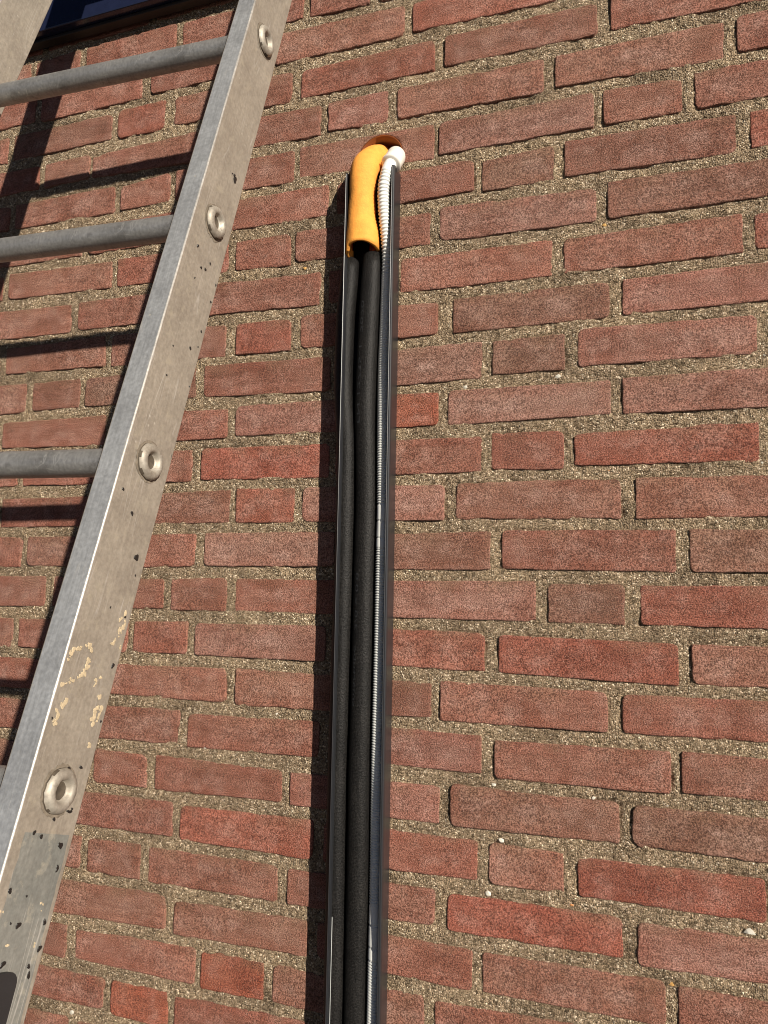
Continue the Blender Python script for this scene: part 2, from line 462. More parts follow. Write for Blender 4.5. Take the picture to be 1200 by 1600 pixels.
# course: (left, right, dz top-left, top-right, bottom-right, bottom-left  in 0.1 mm, clay colour)
BRICKS = {
 -1: [(-9438,-8493,20,3,-15,-11,'n'), (-8358,-6263,19,2,-21,-1,'n'), (-6128,-4033,-14,-8,-6,-9,'n'), (-3898,-1803,7,-1,-7,5,'n'), (-1668,427,10,-20,-3,-12,'n'), (562,2657,-2,-15,0,0,'n'), (2792,4887,-4,-13,-5,-13,'n'), (5022,7117,-16,3,-13,14,'n')],
 0: [(-10829,-8734,-24,-3,-3,12,'n'), (-8599,-6504,-14,9,-13,-4,'n'), (-6369,-5424,-10,27,17,7,'n'), (-5289,-3489,27,29,8,10,'n'), (-3354,-1191,10,-7,29,-1,'n'), (-1069,-103,16,-5,-17,12,'n'), (32,2127,2,0,7,-17,'n'), (2262,4357,-4,-2,3,1,'n'), (4492,6587,-10,11,-16,-14,'n')],
 1: [(-9518,-7423,-15,7,-14,-4,'n'), (-7288,-6343,0,-5,-1,16,'n'), (-6208,-4113,-6,-15,-25,-22,'n'), (-3933,-1838,-2,-4,2,6,'n'), (-1643,452,30,-12,-12,2,'n'), (577,2672,-12,3,-20,16,'n'), (2807,3752,-6,-6,-9,-6,'n'), (3887,5982,2,-5,1,23,'n'), (6117,8212,6,-19,21,4,'n')],
 2: [(-8994,-6899,-8,-12,1,13,'n'), (-6764,-4669,-4,-16,13,5,'n'), (-4541,-3616,15,20,-9,-12,'r'), (-3441,-1344,23,-1,-13,13,'n'), (-1189,912,-21,-2,2,6,'r'), (1063,3158,-2,-24,-3,17,'n'), (3328,5423,57,23,-15,19,'n'), (5558,7653,3,-4,-13,-12,'n')],
 3: [(-10485,-8390,1,9,4,10,'n'), (-8255,-6160,6,-32,30,6,'n'), (-6025,-5083,-32,-16,42,30,'n'), (-5015,-3001,-56,-8,-22,31,'n'), (-2866,-852,22,-2,-4,7,'n'), (-719,223,7,10,-2,34,'p'), (370,2449,-9,-16,-21,6,'n'), (2604,4690,-6,-14,-49,16,'n'), (4839,6934,13,2,9,4,'n')],
 4: [(-8857,-6762,0,-18,23,13,'n'), (-6627,-4532,-13,-13,-2,25,'n'), (-4407,-3462,-63,41,25,21,'n'), (-3355,-1260,41,-5,-29,25,'n'), (-1174,919,30,-2,-42,19,'n'), (994,3102,-5,15,6,-8,'p'), (3221,4187,11,-22,-2,6,'n'), (4336,6431,10,17,0,-1,'n'), (6566,7511,-22,-5,-6,19,'n')],
 5: [(-9471,-7376,3,13,7,-11,'n'), (-7241,-5146,-14,1,-8,-8,'n'), (-5011,-2916,-20,23,11,-12,'n'), (-2781,-686,11,12,0,16,'n'), (-551,1493,12,16,35,0,'n'), (1613,2584,-41,21,0,4,'b'), (2722,4791,40,5,-24,21,'b'), (4961,7056,13,-29,-7,6,'r')],
 6: [(-8881,-6786,-3,-1,49,22,'n'), (-6651,-4513,26,-16,8,49,'n'), (-4395,-2339,-3,-18,1,6,'r'), (-2204,-1277,-18,-9,-33,1,'n'), (-1187,888,-9,-20,-1,-4,'n'), (1020,3118,30,-27,-12,14,'p'), (3263,5358,24,13,10,9,'b'), (5493,7588,-6,-11,32,-12,'n')],
 7: [(-9602,-7507,5,-10,6,3,'n'), (-7372,-5277,23,-12,-21,0,'n'), (-5123,-3028,-3,-16,-13,-8,'n'), (-2868,-773,17,-33,-45,-6,'n'), (-638,307,-33,-3,-15,-45,'n'), (454,2549,-3,3,-24,-15,'n'), (2704,4833,-17,4,-19,-13,'n'), (4964,7059,-27,-25,-7,3,'n')],
 8: [(-8829,-6734,8,10,17,-8,'n'), (-6599,-4546,-2,21,-2,17,'n'), (-4421,-2325,21,-12,-39,-26,'n'), (-2146,-1228,-30,-39,-51,-30,'r'), (-1066,1005,-19,-36,-16,-35,'n'), (1220,3268,-15,-18,-18,-26,'b'), (3427,5522,-15,10,4,-4,'p'), (5657,7752,14,-2,-1,-10,'n')],
 9: [(-10440,-8345,-2,15,16,-2,'n'), (-8210,-6115,14,1,-19,-26,'n'), (-5963,-5009,-10,-2,-9,-1,'n'), (-4884,-2808,-12,16,-3,-4,'b'), (-2673,-578,16,-21,-54,-3,'n'), (-473,1622,-21,-3,-34,-54,'p'), (1768,2705,-27,1,-3,-7,'b'), (2870,4954,37,5,8,15,'p'), (5089,7184,5,1,10,8,'n')],
 10: [(-8786,-6691,-3,-9,40,-13,'n'), (-6556,-4461,-9,8,-14,40,'n'), (-4332,-2237,8,-38,-3,-14,'n'), (-2097,-37,-6,-4,-7,14,'p'), (98,1028,9,-15,6,5,'o'), (1162,3266,-3,-21,22,-8,'p'), (3412,5507,-1,-3,-8,13,'p'), (5642,7737,-1,16,4,8,'n')],
 11: [(-10504,-8409,1,-11,-19,1,'n'), (-8274,-6179,-4,-4,35,-4,'n'), (-6044,-3949,3,4,12,35,'n'), (-3778,-2833,11,16,0,16,'n'), (-2662,-567,21,9,-11,26,'r'), (-466,1629,9,-6,-2,-11,'n'), (1754,2688,31,12,-9,15,'n'), (2820,4933,-36,5,2,26,'r'), (5068,7163,5,10,-4,2,'n')],
 12: [(-9774,-7679,-21,14,0,9,'n'), (-7544,-6599,-16,21,9,-2,'n'), (-6464,-4369,-4,1,-2,-3,'n'), (-4234,-2139,-13,37,20,15,'n'), (-2034,-1088,41,26,5,18,'r'), (-957,1119,34,6,8,10,'p'), (1282,3375,22,27,-2,22,'n'), (3547,5642,22,0,1,-12,'n'), (5777,7872,1,-28,6,-4,'n')],
 13: [(-10263,-8168,-11,-10,2,9,'n'), (-8033,-7088,-7,-18,13,-13,'n'), (-6953,-6008,14,-1,-8,-8,'n'), (-5873,-3778,6,11,-2,11,'n'), (-3643,-2698,25,32,18,-2,'n'), (-2540,-445,43,37,29,26,'p'), (-348,1747,-14,25,-3,-13,'b'), (1899,3997,34,26,-12,13,'n'), (4150,6245,30,-17,-8,-10,'b'), (6380,8475,-9,-16,6,-31,'n')],
 14: [(-10851,-8756,1,-15,-1,-9,'n'), (-8621,-7676,-8,-9,-1,-4,'n'), (-7541,-5446,10,16,14,-16,'n'), (-5311,-3216,16,-2,22,14,'n'), (-3081,-2136,0,30,19,14,'n'), (-1993,102,20,14,16,22,'n'), (230,2325,14,32,-1,-3,'p'), (2479,3399,-2,10,-8,-6,'b'), (3581,5676,-7,9,-17,-2,'r'), (5811,7906,-3,-5,-19,-6,'n')],
 15: [(-9239,-8294,-8,-11,-6,-5,'n'), (-8159,-6064,-5,-22,-7,-1,'n'), (-5932,-3837,-19,-5,5,-2,'n'), (-3718,-2773,6,23,24,4,'n'), (-2642,-547,3,29,13,14,'p'), (-424,1671,29,0,-7,13,'n'), (1855,3994,-14,-42,-61,-11,'r'), (4144,6239,-46,-8,-7,-34,'n'), (6374,8469,5,-2,-1,-30,'n')],
 16: [(-9728,-7633,-17,11,-7,6,'n'), (-7498,-5403,2,3,11,-6,'n'), (-5268,-4323,-5,-10,-5,20,'n'), (-4188,-2093,-4,16,7,14,'n'), (-1940,-29,23,10,9,-6,'n'), (106,968,10,-28,17,-12,'b'), (1091,3185,19,-10,-8,-14,'n'), (3355,5450,-20,4,19,-3,'n'), (5585,7680,-8,-1,-8,4,'n')],
 17: [(-9392,-7297,12,6,6,-4,'n'), (-7162,-5067,-3,9,11,11,'n'), (-4932,-2837,3,27,13,-6,'n'), (-2702,-607,-14,26,18,-13,'n'), (-460,1635,26,8,9,18,'p'), (1803,3888,-39,-1,-9,-24,'n'), (4004,6099,8,-2,13,13,'n'), (6234,8329,17,-4,-6,15,'n')],
 18: [(-8779,-6684,2,-20,15,4,'n'), (-6549,-4454,5,-14,-10,0,'n'), (-4319,-3374,16,-19,-10,-10,'n'), (-3217,-1150,4,-35,31,-22,'n'), (-1024,1097,-45,-17,-9,-4,'p'), (1241,3305,16,5,12,-22,'b'), (3450,5545,-10,8,-8,5,'b'), (5680,7775,10,-4,15,6,'n')],
 19: [(-9444,-7349,-8,10,11,-1,'n'), (-7214,-5119,9,-13,3,-14,'n'), (-4984,-2889,4,8,7,-6,'n'), (-2752,-657,-28,12,-30,-16,'r'), (-503,1592,12,7,11,-30,'n'), (1735,2648,14,-15,-1,-16,'n'), (2819,4851,-32,-12,-5,6,'r'), (4986,5931,-12,-8,1,-5,'n'), (6066,8161,22,-12,-7,13,'n')],
 20: [(-8801,-6706,4,21,8,6,'n'), (-6571,-4476,3,-6,9,-19,'n'), (-4341,-3396,-25,-2,-10,-18,'b'), (-3258,-1177,-8,6,7,-19,'n'), (-1020,1045,-19,-7,30,5,'n'), (1215,3321,-22,-2,25,2,'r'), (3487,5582,-22,-11,18,-31,'p'), (5717,6662,10,6,8,-7,'n')],
 21: [(-10575,-8480,-4,8,5,4,'n'), (-8345,-6250,16,-18,-19,7,'n'), (-6115,-5170,11,24,9,10,'n'), (-5035,-2940,-25,7,21,-38,'n'), (-2788,-693,-49,1,24,-26,'n'), (-562,1533,1,-12,-17,24,'n'), (1666,3783,-18,19,12,2,'n'), (3915,6010,-10,-11,9,12,'n'), (6145,8240,8,-13,-11,-1,'n')],
 22: [(-8978,-6883,3,5,-12,5,'n'), (-6748,-4653,-3,-25,-4,-11,'n'), (-4475,-2415,-33,21,8,20,'n'), (-2307,-1335,-13,20,1,-12,'o'), (-1199,918,-6,-8,3,0,'n'), (1064,3159,-38,18,-18,-20,'n'), (3294,5389,-20,24,-3,-1,'n'), (5524,7619,-9,-11,-24,2,'n')],
 23: [(-10476,-8381,13,16,-14,-7,'n'), (-8246,-6151,14,3,0,-24,'n'), (-6016,-3921,-22,7,61,9,'n'), (-3784,-2828,4,23,4,21,'o'), (-2705,-610,-17,23,-4,-5,'n'), (-475,1620,23,-21,4,12,'n'), (1755,3850,20,1,-2,-13,'n'), (3985,6080,15,20,-7,3,'n'), (6215,8310,1,-7,-30,-4,'n')],
 24: [(-8763,-6668,-4,-3,0,2,'n'), (-6533,-5588,19,-17,3,-7,'n'), (-5453,-4508,-9,15,-14,-28,'n'), (-4345,-2250,-20,7,-12,-9,'n'), (-2115,-1170,6,-13,0,-1,'n'), (-1035,1060,10,12,-11,11,'n'), (1195,3290,-1,1,-3,9,'n'), (3425,4370,-15,3,14,-4,'n'), (4505,5450,24,-9,2,-6,'n'), (5585,7680,-8,-14,-7,-1,'n')],
 25: [(-10547,-8452,-26,9,-9,2,'n'), (-8317,-6222,1,12,24,12,'n'), (-6087,-3992,15,-3,5,9,'n'), (-3857,-2912,-17,24,-9,-15,'n'), (-2777,-682,20,25,-8,-7,'n'), (-547,1548,37,1,-24,-7,'n'), (1683,2628,24,8,9,15,'n'), (2763,3708,8,-4,-19,5,'n'), (3843,5938,-13,-1,21,6,'n'), (6073,7018,1,1,9,11,'n')],
 26: [(-9570,-8625,0,-10,-7,-1,'n'), (-8490,-6395,-1,-4,-9,8,'n'), (-6260,-4165,18,-7,-6,14,'n'), (-4030,-1935,-18,-7,-5,2,'n'), (-1800,295,-3,-11,4,-14,'n'), (430,2525,-21,-24,9,-21,'n'), (2660,4755,5,8,10,-2,'n'), (4890,5835,-7,1,-7,-15,'n'), (5970,8065,15,-11,22,6,'n')],
}
CLAY = {'n': (0.246, 0.118, 0.086), 'r': (0.258, 0.102, 0.072), 'o': (0.275, 0.104, 0.066), 'b': (0.214, 0.116, 0.085), 'p': (0.268, 0.144, 0.112)}
HOLE = (0.01165, -0.27128, 0.0352)     # centre x, centre z, radius of the drilled hole

def axis(w, edge=(0.0, 0.0008, 0.002, 0.0042, 0.0075), step=0.0075):
    n = max(2, int(round((w - 2 * edge[-1]) / step)))
    mid = [edge[-1] + (w - 2 * edge[-1]) * i / n for i in range(1, n)]
    return list(edge) + mid + [w - e for e in reversed(edge)]

def brick_mesh(x0, x1, z, seed):
    """z: four corner heights TL, TR, BR, BL; front face near y = 0, body back to y = 0.03"""
    rnd = random.Random(seed)
    w = x1 - x0
    h = (z[0] + z[1] - z[2] - z[3]) / 2
    U = axis(w)
    Vv = axis(h, step=0.008)
    rc = [rnd.choice((0.002, 0.003, 0.004, 0.006, 0.009)) for _ in range(4)]
    back = rnd.uniform(0.0, 0.0014)
    tiltx = rnd.uniform(-0.0006, 0.0006)
    rag = rnd.uniform(0.5, 1.3)
    re = rnd.uniform(0.0010, 0.0020)
    chips = []
    for _ in range(rnd.choice((0, 1, 1, 2, 3))):
        chips.append((rnd.random() * w, rnd.choice((0.0, 0.0, h)), rnd.uniform(0.004, 0.010)))
    P, edge = [], []
    so = Vector((rnd.uniform(0, 90), rnd.uniform(0, 90), rnd.uniform(0, 90)))
    nu, nv = len(U), len(Vv)
    for j, dv in enumerate(Vv):
        for i, du in enumerate(U):
            a, c = du, dv                                   # distance from left, from bottom
            ex, ez = min(a, w - a), min(c, h - c)
            e = min(ex, ez)
            ci = (3 if a < w / 2 else 2) if c < h / 2 else (0 if a < w / 2 else 1)
            r = rc[ci]
            if ex < r and ez < r:
                p, q = r - ex, r - ez
                L = math.hypot(p, q)
                k = max(p, q) / L if L > 1e-9 else 1
                ex2, ez2 = r - p * k, r - q * k
                a = ex2 if a < w / 2 else w - ex2
                c = ez2 if c < h / 2 else h - ez2
            k = max(0.0, 1 - e / 0.009)
            if k > 0:
                n1 = mnoise.noise_vector(Vector((a * 60, c * 60, 0)) + so)
                n2 = mnoise.noise_vector(Vector((a * 210, c * 210, 5)) + so)
                n3 = mnoise.noise_vector(Vector((a * 480, c * 480, 9)) + so)
                dx = (n1.x * 0.0011 + n2.x * 0.0008 + n3.x * 0.0006) * k * rag
                dz = (n1.y * 0.0013 + n2.y * 0.0009 + n3.y * 0.0007) * k * rag
            else:
                dx = dz = 0
            s, t = a / w, c / h
            zz = (z[3] * (1 - s) + z[2] * s) * (1 - t) + (z[0] * (1 - s) + z[1] * s) * t
            y = back + tiltx * (2 * s - 1) + 0.0006 + 0.0006 * mnoise.noise(Vector((a * 28, c * 28, 3)) + so) + 0.0003 * mnoise.noise(Vector((a * 120, c * 120, 8)) + so)
            if e < re:
                q = 1 - e / re
                y += 0.0009 * q * q * (0.6 + 0.8 * abs(mnoise.noise(Vector((a * 90, c * 90, 1)) + so)))
            for (cx, cz, cr) in chips:
                d = math.hypot(a - cx, (c - cz) * 1.5)
                if d < cr:
                    y += 0.0035 * (1 - d / cr)
            P.append((x0 + a + dx, max(y, 0.0), zz + dz))
            edge.append(e)
    F = [(j * nu + i, j * nu + i + 1, (j + 1) * nu + i + 1, (j + 1) * nu + i) for j in range(nv - 1) for i in range(nu - 1)]
    loop = [i for i in range(nu)] + [j * nu + nu - 1 for j in range(1, nv)] + [(nv - 1) * nu + i for i in range(nu - 2, -1, -1)] + [j * nu for j in range(nv - 2, 0, -1)]
    base = len(P)
    for v in loop:
        P.append((P[v][0], 0.03, P[v][2]))
        edge.append(0.0)
    m = len(loop)
    for q in range(m):
        F.append((loop[q], base + q, base + (q + 1) % m, loop[(q + 1) % m]))
    F.append(tuple(base + q for q in range(m)))
    cx, cz = (x0 + x1) / 2, sum(z) / 4
    me = bpy.data.meshes.new('brick')
    me.from_pydata([(p[0] - cx, p[1], p[2] - cz) for p in P], [], F)
    at_ = me.attributes.new('edge', 'FLOAT', 'POINT')
    at_.data.foreach_set('value', edge)
    me.polygons.foreach_set('use_smooth', [True] * (len(F) - 1) + [False])
    me.update()
    return me, (cx, 0, cz)

wall = empty('brick_wall', (0, 0, GROUND))
tag(wall, 'weathered red brick wall with recessed sandy mortar joints', 'wall')
SILL_Z = 0.047
rects = []
hole_bricks = []
bi = 0
for k, rows in BRICKS.items():
    zt, zb = -k * PITCH + BH / 2, -k * PITCH - BH / 2
    for (a, b, d0, d1, d2, d3, cc) in rows:
        x0, x1 = a / 1e4, b / 1e4
        z = [zt + d0 / 1e4, zt + d1 / 1e4, zb + d2 / 1e4, zb + d3 / 1e4]
        rects.append((x0, x1, min(z[2], z[3]), max(z[0], z[1]), z))
        bi += 1
        me, loc = brick_mesh(x0, x1, z, 1000 + bi)
        o = link('brick', me, M_brick)
        o.parent = wall
        o.location = (loc[0], 0, loc[2] - GROUND)
        rnd = random.Random(bi)
        c = CLAY[cc]
        v = rnd.uniform(0.88, 1.10)
        h = rnd.uniform(-0.06, 0.06)
        o.color = (c[0] * v * (1 + h * 0.5), c[1] * v * (1 - h), c[2] * v * (1 - h), 1)
        if x0 < HOLE[0] + HOLE[2] and x1 > HOLE[0] - HOLE[2] and z[3] < HOLE[1] + HOLE[2] and z[0] > HOLE[1] - HOLE[2]:
            hole_bricks.append(o)

# drill the hole through the bricks it meets
bm = bmesh.new()
bmesh.ops.create_cone(bm, cap_ends=True, segments=72, radius1=HOLE[2], radius2=HOLE[2], depth=0.2)
bmesh.ops.rotate(bm, verts=bm.verts, matrix=Matrix.Rotation(math.pi / 2, 3, 'X'))
cutter = from_bm('hole_cutter', bm)
cutter.location = (HOLE[0], 0, HOLE[1])
bpy.context.view_layer.update()
for o in hole_bricks:
    md = o.modifiers.new('drill', 'BOOLEAN')
    md.object = cutter
    md.solver = 'EXACT'
    dg = bpy.context.evaluated_depsgraph_get()
    me = bpy.data.meshes.new_from_object(o.evaluated_get(dg))
    o.modifiers.clear()
    o.data = me
bpy.data.objects.remove(cutter)

# ---- mortar: a fine uneven bed, left out where bricks cover it
def vnoise(X, Z, sc, seed):
    x = X * sc
    z = Z * sc
    xi = np.floor(x).astype(np.int64)
    zi = np.floor(z).astype(np.int64)
    fx = x - xi
    fz = z - zi
    fx = fx * fx * (3 - 2 * fx)
    fz = fz * fz * (3 - 2 * fz)
    def hsh(i, j):
        n = (i * 374761393 + j * 668265263 + seed * 1442695041) & 0xffffffff
        n = ((n ^ (n >> 13)) * 1274126177) & 0xffffffff
        n = n ^ (n >> 16)
        return (n & 0xffff) / 65535.0 * 2 - 1
    return (hsh(xi, zi) * (1 - fx) + hsh(xi + 1, zi) * fx) * (1 - fz) + (hsh(xi, zi + 1) * (1 - fx) + hsh(xi + 1, zi + 1) * fx) * fz

STEP = 0.0016
xs = np.arange(-0.84, 0.64, STEP)
zs = np.arange(-1.70, 0.10, STEP)
X, Z = np.meshgrid(xs, zs)
inside = np.zeros(X.shape, bool)
near = np.full(X.shape, 9.0)           # signed distance outside the nearest brick
for (x0, x1, zl, zh, z) in rects:
    i0, i1 = np.searchsorted(xs, (x0 - 0.02, x1 + 0.02))
    j0, j1 = np.searchsorted(zs, (zl - 0.02, zh + 0.02))
    if i1 <= i0 or j1 <= j0:
        continue
    sx, sz = X[j0:j1, i0:i1], Z[j0:j1, i0:i1]
    s = np.clip((sx - x0) / (x1 - x0), 0, 1)
    top = z[0] * (1 - s) + z[1] * s
    bot = z[3] * (1 - s) + z[2] * s
    d = np.maximum(np.maximum(x0 - sx, sx - x1), np.maximum(bot - sz, sz - top))
    near[j0:j1, i0:i1] = np.minimum(near[j0:j1, i0:i1], d)
inside = near < -0.0095
inside |= (X - HOLE[0]) ** 2 + (Z - HOLE[1]) ** 2 < (HOLE[2] + 0.0005) ** 2
Y = 0.0031 + 0.0016 * vnoise(X, Z, 45, 1) + 0.0010 * vnoise(X, Z, 150, 2) + 0.0008 * vnoise(X, Z, 330, 3) + 0.0006 * vnoise(X, Z, 620, 4)
# here and there the mortar is smeared up to the brick's edge, elsewhere a small gap is left
sm = np.clip(vnoise(X, Z, 28, 9), -1, 1)
Y = Y - np.exp(-(np.clip(near, 0, 1) / 0.0025) ** 2) * 0.0022 * (sm - 0.35)
Y = np.where(near < 0, np.maximum(Y, 0.0018 + 0.002 * np.minimum(1, -near / 0.003) + 0.0018 * np.clip(-sm + 0.2, -0.5, 1)), Y)
Y = np.clip(Y, 0.0006, 0.012)
keepv = ~inside
q = keepv[:-1, :-1] & keepv[1:, :-1] & keepv[:-1, 1:] & keepv[1:, 1:]
idx = -np.ones(X.shape, np.int64)
used = np.zeros(X.shape, bool)
used[:-1, :-1] |= q
used[1:, :-1] |= q
used[:-1, 1:] |= q
used[1:, 1:] |= q
idx[used] = np.arange(used.sum())
jx = 0.0004 * vnoise(X, Z, 611, 11)
co = np.stack([(X + jx)[used], Y[used], Z[used] - GROUND], 1).astype(np.float32)
jj, ii = np.nonzero(q)
quads = np.stack([idx[jj, ii], idx[jj, ii + 1], idx[jj + 1, ii + 1], idx[jj + 1, ii]], 1).astype(np.int32)
me = bpy.data.meshes.new('mortar')
me.vertices.add(len(co))
me.vertices.foreach_set('co', co.ravel())
me.loops.add(len(quads) * 4)
me.loops.foreach_set('vertex_index', quads.ravel())
me.polygons.add(len(quads))
me.polygons.foreach_set('loop_start', np.arange(0, len(quads) * 4, 4, dtype=np.int32))
me.polygons.foreach_set('use_smooth', np.ones(len(quads), bool))
me.update(calc_edges=True)
me.validate()
mo = link('mortar', me, M_mortar, wall)
tag(mo, 'rough sandy grey-beige mortar between the bricks')
print('mortar quads', len(quads))

# masonry behind the faces, so that no light comes through
bm = bmesh.new()
W0, W1, Z1 = -3.2, 3.2, 2.2
box(bm, W0, W1, 0.028, 0.20, 0.0, SILL_Z - 0.20 - GROUND)
box(bm, W0, W1, 0.0285, 0.20, SILL_Z - 0.20 - GROUND, SILL_Z + 0.02 - GROUND)
hollow = from_bm('masonry_core', bm, M_dark, wall)
bm = bmesh.new()
bmesh.ops.create_cone(bm, cap_ends=True, segments=72, radius1=HOLE[2], radius2=HOLE[2], depth=0.5)
bmesh.ops.rotate(bm, verts=bm.verts, matrix=Matrix.Rotation(math.pi / 2, 3, 'X'))
cutter = from_bm('hole_cutter', bm)
cutter.location = (HOLE[0], 0.1, HOLE[1])
bpy.context.view_layer.update()
md = hollow.modifiers.new('drill', 'BOOLEAN')
md.object = cutter
md.solver = 'EXACT'
dg = bpy.context.evaluated_depsgraph_get()
me = bpy.data.meshes.new_from_object(hollow.evaluated_get(dg))
hollow.modifiers.clear()
hollow.data = me
bpy.data.objects.remove(cutter)

# the rest of the wall, beyond the picture
WX0, WX1, WZ1 = -1.55, 0.35, 0.47      # window opening above the sill
V, F = [], []
MV, MF = [], []
def addbox(V, F, x0, x1, y0, y1, z0, z1):
    n = len(V)
    V += [(x0, y0, z0), (x1, y0, z0), (x1, y1, z0), (x0, y1, z0), (x0, y0, z1), (x1, y0, z1), (x1, y1, z1), (x0, y1, z1)]
    F += [(n, n + 1, n + 5, n + 4), (n + 1, n + 2, n + 6, n + 5), (n + 2, n + 3, n + 7, n + 6), (n + 3, n, n + 4, n + 7), (n + 4, n + 5, n + 6, n + 7), (n + 3, n + 2, n + 1, n)]
rnd = random.Random(3)
k = int(-GROUND / PITCH)
while True:
    zc = -k * PITCH
    if zc > Z1:
        break
    x = W0 + rnd.uniform(0, 0.2)
    while x < W1 - 0.2:
        w = 0.2095 if rnd.random() < 0.75 else 0.0945
        near_ = -1 <= k <= 26
        a, b = x, x + w
        ok = True
        if near_ and k in BRICKS:
            rr = BRICKS[k]
            if b > rr[0][0] / 1e4 - 0.01 and a < rr[-1][1] / 1e4 + 0.01:
                ok = False
                if a < rr[0][0] / 1e4 - 0.05:
                    b = rr[0][0] / 1e4 - 0.0135
                    ok = True
                elif b > rr[-1][1] / 1e4 + 0.05:
                    a = rr[-1][1] / 1e4 + 0.0135
                    ok = True
        if k <= -1 and zc - BH / 2 < WZ1 and b > WX0 and a < WX1 and k < -1:
            ok = False
        if ok and zc - BH / 2 > GROUND:
            addbox(V, F, a, b, rnd.uniform(0.0005, 0.0025), 0.03, zc - BH / 2 - GROUND, zc + BH / 2 - GROUND)
        x += w + 0.0135
    k -= 1
o = from_py('surrounding_bricks', V, F, M_brick, wall)
o.color = (*CLAY['n'], 1)
o['kind'] = 'stuff'
V, F = [], []
addbox(V, F, W0, -0.8385, 0.004, 0.027, 0, SILL_Z - GROUND)
addbox(V, F, 0.6375, W1, 0.004, 0.027, 0, SILL_Z - GROUND)
addbox(V, F, -0.838, 0.637, 0.004, 0.027, 0, -1.698 - GROUND)
addbox(V, F, W0, WX0, 0.0045, 0.20, SILL_Z + 0.021 - GROUND, Z1 - GROUND)
addbox(V, F, WX1, W1, 0.0045, 0.20, SILL_Z + 0.021 - GROUND, Z1 - GROUND)
addbox(V, F, WX0, WX1, 0.0045, 0.20, WZ1 - GROUND, Z1 - GROUND)
from_py('surrounding_mortar', V, F, M_mortar, wall)['kind'] = 'stuff'

# loose grains and pebbles that show in the joints
def pebble(loc, r, mat_, seed, parent):
    bm = bmesh.new()
    bmesh.ops.create_icosphere(bm, subdivisions=1, radius=r)
    rr = random.Random(seed)
    off = Vector((rr.random() * 50, rr.random() * 50, 0))
    for v in bm.verts:
        v.co *= 1 + 0.7 * mnoise.noise(v.co / r + off)
        v.co.y *= 0.6
        v.co.x *= 1.35
    o = from_bm('pebble', bm, mat_, parent)
    o.location = loc
    return o
M_peb = {'y': simple('yellow_pebble', (0.62, 0.36, 0.12), 0.5), 'w': simple('white_pebble', (0.62, 0.58, 0.50), 0.7), 'o': simple('orange_pebble', (0.60, 0.27, 0.10), 0.55)}
for i, (px, py, r, c) in enumerate([(944, 351, 0.0030, 'y'), (476, 419, 0.0030, 'y'), (928, 137, .0019, 'w'), (727, 604, .0040, 'w'), (873, 588, .0048, 'w'), (943, 896, .0028, 'w'), (1171, 1026, .0026, 'w'), (1150, 993, .0022, 'o'),
                                   (927, 1247, .0026, 'w'), (771, 1226, .0034, 'w'), (893, 1414, .0024, 'o'), (1050, 1538, .0032, 'y'), (1003, 1057, .0019, 'w'), (783, 1313, .0042, 'w'), (762, 1396, .0045, 'w'), (1172, 1455, .0060, 'w'),
                                   (433, 1115, .0034, 'w'), (320, 1167, .0038, 'w'), (112, 1582, .0044, 'w'), (1042, 1258, .0022, 'w'), (100, 655, .0018, 'w'), (1060, 990, .0020, 'w'), (952, 736, .0020, 'o'), (1191, 723, .0020, 'w'), (1196, 555, .0028, 'w'), (748, 1334, .0018, 'w')]):
    p = at(px, py, 0.003)
    pebble((p.x, 0.0034, p.z - GROUND), r * 0.72, M_peb[c], i, wall)

# ------------------------------------------------------------------ ground
g = from_py('pavement', [(-60, -60, GROUND), (60, -60, GROUND), (60, 60, GROUND), (-60, 60, GROUND)], [(0, 1, 2, 3)], M_paving)
g['kind'] = 'structure'
g['label'] = 'grey concrete paving at the foot of the wall'

# ------------------------------------------------------------------ window above
win = empty('window', ((WX0 + WX1) / 2, 0.0, SILL_Z))
tag(win, 'dark blue painted window with projecting sill at the top left', 'window')
hw = (WX1 - WX0) / 2
bm = bmesh.new(); box(bm, -hw - 0.04, hw + 0.04, -0.035, 0.026, 0.0, 0.055, 0.002)
from_bm('sill', bm, M_blue, win)
bm = bmesh.new(); box(bm, -hw - 0.03, hw + 0.03, -0.020, -0.004, -0.006, -0.0005, 0.001)
from_bm('drip_batten', bm, M_wood, win)
fr = bmesh.new()
h0, h1 = 0.0555, WZ1 - SILL_Z - 0.001
box(fr, -hw + 0.001, -hw + 0.06, 0.07, 0.13, h0, h1)
box(fr, hw - 0.06, hw - 0.001, 0.07, 0.13, h0, h1)
box(fr, -hw + 0.0605, hw - 0.0605, 0.07, 0.13, h0, h0 + 0.06)
box(fr, -hw + 0.0605, hw - 0.0605, 0.07, 0.13, h1 - 0.06, h1)
f_ = from_bm('frame', fr, M_blue, win)
bm = bmesh.new(); box(bm, -hw + 0.06, hw - 0.06, 0.095, 0.101, h0 + 0.055, h1 - 0.055)
from_bm('pane', bm, M_glass, f_)
bm = bmesh.new(); box(bm, -hw, hw, 0.027, 0.2, 0.021, 0.055)
from_bm('sill_bed', bm, M_blue, win)

